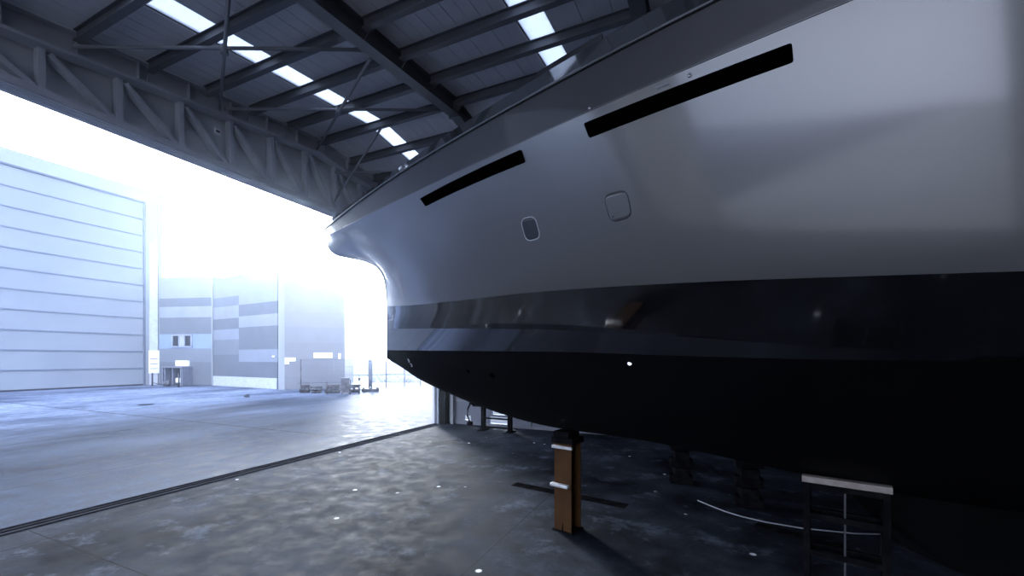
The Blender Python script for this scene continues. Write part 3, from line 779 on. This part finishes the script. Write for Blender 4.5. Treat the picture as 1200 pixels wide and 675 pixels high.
def wallbox(p, q, depth, z0, z1, mb=None):
    """thick wall from p to q in plan, its thickness away from the yard"""
    mb = mb or MB(); d_ = (q-p).normalized(); nrm = Vector((-d_.y, d_.x))
    if nrm.dot(-p) > 0: nrm = -nrm
    pts_ = [p, q, q+nrm*depth, p+nrm*depth]
    vs = [(a.x, a.y, z) for z in (z0, z1) for a in pts_]
    return mb.add(vs, [(3,2,1,0),(4,5,6,7),(0,1,5,4),(1,2,6,5),(2,3,7,6),(3,0,4,7)])
B = thing('banded_building', 'low office block with grey-blue banded cladding, small window and glazed porch', 'building', (0,0,0))
b0, b1, b2 = gpt(187, 47.6), gpt(250, 46.6), gpt(325, 40.9)
wallbox(b0, b1, 6, 0, 12.2).build('wall', matB, B)
bm_ = lerp(b1, b2, .43)
wallbox(b1, bm_, .5, 0, 11.8).build('wall', matB2, B)
wallbox(bm_, b2, .5, 0, 11.8).build('wall', matB3, B)
wallbox(b1+(b2-b1)*.01, b2, -.10, 0, 1.05).build('plinth', mat('white_plinth', (.42,.47,.56), .6), B)
db = (b1-b0).normalized(); nb = Vector((-db.y, db.x)); nb = nb if nb.dot(-b0) > 0 else -nb
def onB(u_, out): p = b0 + (b1-b0)*u_ + nb*out; return p
def fbox(mb, u0, u1, o0, o1, z0, z1):
    P = [onB(u0,o0), onB(u1,o0), onB(u1,o1), onB(u0,o1)]
    vs = [(a.x,a.y,z) for z in (z0,z1) for a in P]
    return mb.add(vs, [(3,2,1,0),(4,5,6,7),(0,1,5,4),(1,2,6,5),(2,3,7,6),(3,0,4,7)])
wf = MB()
for a in ((.24,.62,4.25,4.40),(.24,.62,5.55,5.70),(.24,.265,4.25,5.7),(.595,.62,4.25,5.7),(.37,.385,4.3,5.6),(.475,.49,4.3,5.6)): fbox(wf, a[0],a[1],0,.12,a[2],a[3])
wfr = wf.build('window_frame', mat('window_frame_grey', (.26,.30,.37), .5), B)
fbox(MB(), .265,.37,.02,.06,4.4,5.55).build('pane', M['glass_dark'], wfr)
fbox(MB(), .385,.475,.02,.06,4.4,5.55).build('pane', M['glass_pale'], wfr)
fbox(MB(), .49,.595,.02,.06,4.4,5.55).build('pane', M['glass_dark'], wfr)
po = MB()
for u_ in (.25,.29,.43,.58,.61): fbox(po, u_-.008,u_+.008,.0,1.2,0,2.0)
fbox(po, .24,.62,0,1.3,1.95,2.1)
por = po.build('porch', mat('porch_frame', (.16,.18,.24), .4), B)
fbox(MB(), .44,.57,.02,.06,.0,1.95).build('porch_glass', M['glass_dark'], por)
fbox(MB(), .31,.42,.02,.06,.0,1.95).build('door_leaf', mat('door_leaf', (.55,.62,.78), .4), por)
fbox(MB(), .50,.58,1.22,1.26,.35,.85).build('porch_notice', M['sign'], por)
fbox(MB(), .33,.57,.02,.2,2.15,2.75).build('name_board', M['sign'], B)
cb = MB()
fbox(cb, .985,1.0,-.0,.14,0,12.1); cb.build('downpipe', M['white_wall'], B)

Cc = thing('grey_building', 'plain grey clad block with a white corner pillar, half lost in the glare', 'building', (0,0,0))
c0, c1, c2 = gpt(326, 40.2), gpt(333.5, 39.9), gpt(404, 41.5)
wallbox(c0, c1, .5, 0, 12.4).build('corner_pillar', M['white_wall'], Cc)
wallbox(c1, c2, 14, 0, 11.2).build('wall', matC, Cc)
dc = (c2-c1)
def onC(u_, o): n_ = Vector((-dc.y, dc.x)).normalized(); n_ = n_ if n_.dot(-c1) > 0 else -n_; return c1 + dc*u_ + n_*o
def cbox(mb, u0, u1, o0, o1, z0, z1):
    P = [onC(u0,o0), onC(u1,o0), onC(u1,o1), onC(u0,o1)]
    vs = [(a.x,a.y,z) for z in (z0,z1) for a in P]
    return mb.add(vs, [(3,2,1,0),(4,5,6,7),(0,1,5,4),(1,2,6,5),(2,3,7,6),(3,0,4,7)])
cbox(MB(), .475,.79,0,.06,3.05,3.55).build('white_panel', M['sign'], Cc)
cbox(MB(), .89,.93,0,.06,2.95,3.5).build('white_panel', M['sign'], Cc)
ws = thing('wall_sign', 'small white notice on the grey block beside its white pillar', 'sign', tuple(onC(.01,.03))+(2.45,))
sx_ = Vector(dc).normalized()
m = MB(); m.add([tuple(Vector((sx_.x*a, sx_.y*a, z))) for a, z in ((0,0),(.35,0),(.35,.28),(.9,.28),(.9,.62),(0,.62))] + [tuple(Vector((sx_.x*a+nb.x*.04, sx_.y*a+nb.y*.04, z))) for a, z in ((0,0),(.35,0),(.35,.28),(.9,.28),(.9,.62),(0,.62))],
    [(0,1,2,5),(2,3,4,5),(6,7,8,11),(8,9,10,11),(0,1,7,6),(1,2,8,7),(2,3,9,8),(3,4,10,9),(4,5,11,10),(5,0,6,11)])
m.build('board', M['sign'], ws)
wl = thing('wall_lamp', 'small lamp on a bracket by the white pillar', 'lamp', tuple(onC(-.13,.05))+(3.15,))
MB().tube((0,0,0),(nb.x*.4,nb.y*.4,.05),.03,8).build('bracket', M['scrap'], wl)
MB().tube((nb.x*.4,nb.y*.4,-.05),(nb.x*.4,nb.y*.4,.10),.11,12).build('head', M['sign'], wl)

# bollard posts in front of the hangar corner
for px, t_, h_, lab in ((178.5, 46.0, 1.4, 'thin dark post at the bottom corner of the pale hangar door'), (209.5, 43.6, 1.5, 'thin dark post in front of the glazed porch')):
    p = gpt(px, t_); o = thing('yard_post', lab, 'post', (p.x, p.y, -.02), 0, 'yard posts')
    MB().tube((0,0,0),(0,0,h_),.07,10).build('tube', M['dark_gap'], o)
    MB().box(-.14,.14,-.14,.14,0,.03).build('foot', M['dark_gap'], o)
pa, pb = gpt(178.5, 46.0), gpt(209.5, 43.6)
o = MB().path([(lerp(pa.x,pb.x,k/10), lerp(pa.y,pb.y,k/10), .35-.7*(k/10)*(1-k/10)) for k in range(11)], .03, 6).build('barrier_chain', M['dark_gap'])
tag(o, 'low dark chain slung between the two thin posts', 'chain')
for k_, (px, t_) in enumerate(((193.5,45.6),(197,45.4))):
    p = gpt(px, t_); o = thing('gas_canister', ['left of the two small pale canisters by the porch wall','right of the two small pale canisters by the porch wall'][k_], 'canister', (p.x,p.y,-.02), 0, 'canisters by the porch')
    MB().tube((0,0,0),(0,0,.55),.15,14).build('body', M['fence'], o); MB().tube((0,0,.55),(0,0,.68),.06,10).build('valve', M['fence'], o)
p = gpt(289, 32.5)
o = thing('debris_lump', 'small dark lump lying on the open yard', 'lump', (p.x,p.y,-.02))
o.name = 'debris_lump'
MB().tube((-.2,0,.1),(.12,0,.08),.09,10).build('body', M['dark_gap'], o); MB().box(.10,.16,-.13,.13,0,.25).build('foot', M['dark_gap'], o)
p = gpt(171, 27.3)
mh = MB(); mh.tube((0,0,-.01),(0,0,.006),.42,28); o = mh.build('manhole_cover', M['track'], loc=(p.x,p.y,-.02)); tag(o, 'flat dark manhole cover in the yard', 'manhole cover')

# fence beyond the grey block
fpts = [(352.5,37.4),(391,39.0),(434,40.6),(452.7,41.8),(474,43.2),(493,44.8),(520,48)]
fe = thing('wire_fence', 'tall galvanised wire fence with slim posts past the grey block', 'fence', (0,0,0))
FH = 2.86
ps = [gpt(a, b) for a, b in fpts]
for k_, p in enumerate(ps):
    if k_ == 1: continue
    wdt = .20 if k_ == 2 else .045
    MB().tube((p.x,p.y,-.02),(p.x,p.y,FH+.05),wdt,10).build('post', M['fence'] if k_ else M['scrap'], fe)
wm = MB()
for a, b in zip(ps, ps[1:]):
    for z in (.25,.9,FH*.5,2.2,FH): wm.bar((a.x,a.y,z),(b.x,b.y,z),.02,.035 if z == FH else .018)
    n_ = 26
    for i in range(1, n_): q = lerp(a, b, i/n_); wm.bar((q.x,q.y,.05),(q.x,q.y,FH),.012,.012)
wm.build('wire_mesh', M['fence'], fe)
# long pale quay wall far behind the fence
q0, q1 = gpt(398, 75), gpt(640, 95)
wq = wallbox(q0, q1, 1.0, 0, 2.3); o = wq.build('quay_wall', mat('quay_wall', (.62,.67,.76), .8)); tag(o, 'long low pale quay wall on the horizon behind the wire fence', 'wall')

# scrap and pallets stacked in front of the fence
def at(px, t_, z=0): p = gpt(px, t_); return (p.x, p.y, z-.02)
rad = Vector(gpt(400, 1)).normalized(); across = Vector((-rad.y, rad.x))*-1
def pile(px, t_, w_, n_, label, rz_=0):
    x_, y_, z_ = at(px, t_); base = math.atan2(across.y, across.x)
    t2 = thing('girder_stack', label, 'steel stack', (x_, y_, -.02), base+rz_, 'stacks of steel by the fence')
    for k in range(n_):
        l_ = w_*random.uniform(.8,1.05); yo = random.uniform(-.25,.25); z0 = .07+.14*k
        if k % 3 == 2:
            for s_ in (-.35,.0,.35): MB().box(s_*w_-.08, s_*w_+.08, -.5, .5, z0-.07, z0+.06).build('bearer', M['scrap'], t2)
        else:
            MB().ibeam((-l_/2, yo, z0),(l_/2, yo, z0), .16, .13, .02, .02).build('girder', M['scrap'], t2)
            MB().ibeam((-l_/2+.2, yo-.3, z0),(l_/2-.1, yo-.3, z0), .16, .13, .02, .02).build('girder', M['scrap'], t2)
pile(357.5, 37.0, .9, 5, 'short dark steel stack at the left end of the fence')
pile(371, 36.6, 1.0, 4, 'low steel stack in front of the grey block, left of the barrier post', .06)
pile(390, 36.6, 1.3, 5, 'steel stack just right of the barrier post', -.05)
pile(415, 37.4, 1.2, 5, 'steel stack between the bin and the slim rack', .05)
pile(434, 38.0, 1.7, 3, 'low flat steel stack at the right end of the row', 0)
x_, y_, z_ = at(404.5, 35.4); t2 = thing('steel_bin', 'small dark steel bin standing among the steel stacks', 'bin', (x_,y_,-.02), math.atan2(across.y,across.x))
m = MB(); m.box(-.32,.32,-.3,.3,.12,1.35); m.build('tub', M['scrap'], t2, bevel=.03); MB().box(-.36,.36,-.34,.34,1.3,1.38).build('rim', M['fence'], t2); 
for sx in (-.25,.25): MB().box(sx-.05,sx+.05,-.28,.28,0,.12).build('foot', M['scrap'], t2)
x_, y_, z_ = at(383, 35.2); t2 = thing('barrier_stand', 'small post and rail barrier in front of the steel stacks', 'barrier', (x_,y_,-.02), math.atan2(across.y,across.x))
MB().tube((0,0,0),(0,0,1.05),.045,8).build('post', M['scrap'], t2)
MB().bar((-2.2,0,.98),(1.6,0,.98),.04,.04).build('rail', M['scrap'], t2)
MB().bar((0,-.25,.03),(0,.25,.03),.06,.06).build('foot', M['scrap'], t2)
x_, y_, z_ = at(421, 35.4); t2 = thing('pipe_rack', 'slim upright rack with a bulky head beside the steel bin', 'rack', (x_,y_,-.02), math.atan2(across.y,across.x))
for sx in (-.7,0): MB().tube((sx,0,0),(sx,0,1.25),.04,8).build('post', M['scrap'], t2)
MB().box(-.12,.12,-.1,.1,1.15,1.42).build('head', M['scrap'], t2)
# distant rubble along the foot of the quay wall
rb = MB()
for k in range(160):
    p = gpt(random.uniform(434, 492), random.uniform(52, 62)); s_ = random.uniform(.12,.35); a = random.uniform(0,pi)
    pp = [(p.x+s_*cos(a+i*2*pi/5)*random.uniform(.7,1.1), p.y+s_*sin(a+i*2*pi/5)*random.uniform(.7,1.1)) for i in range(5)]
    h_ = s_*random.uniform(.8,1.6)
    vs = [(x,y,-.02) for x,y in pp] + [(p.x+(x-p.x)*.6, p.y+(y-p.y)*.6, h_) for x,y in pp]
    rb.add(vs, [(4,3,2,1,0),(5,6,7,8,9)] + [(i,(i+1)%5,5+(i+1)%5,5+i) for i in range(5)])
o = rb.build('rubble', mat('rubble', (.30,.33,.38), .8, noise=(1,(.5,.52,.56),4,.4,.6))); tag(o, 'broken stone rubble strewn below the quay wall beyond the fence', 'rubble', kind='stuff')

SC.view_settings.view_transform = 'Standard'; SC.view_settings.look = 'None'
SC.view_settings.exposure = .6; SC.view_settings.gamma = 1; SC.view_settings.use_curve_mapping = False
SC.cycles.volume_bounces = 0; SC.cycles.max_bounces = 8; SC.cycles.diffuse_bounces = 4; SC.cycles.glossy_bounces = 4
SC.cycles.sample_clamp_indirect = 6; SC.cycles.use_denoising = True
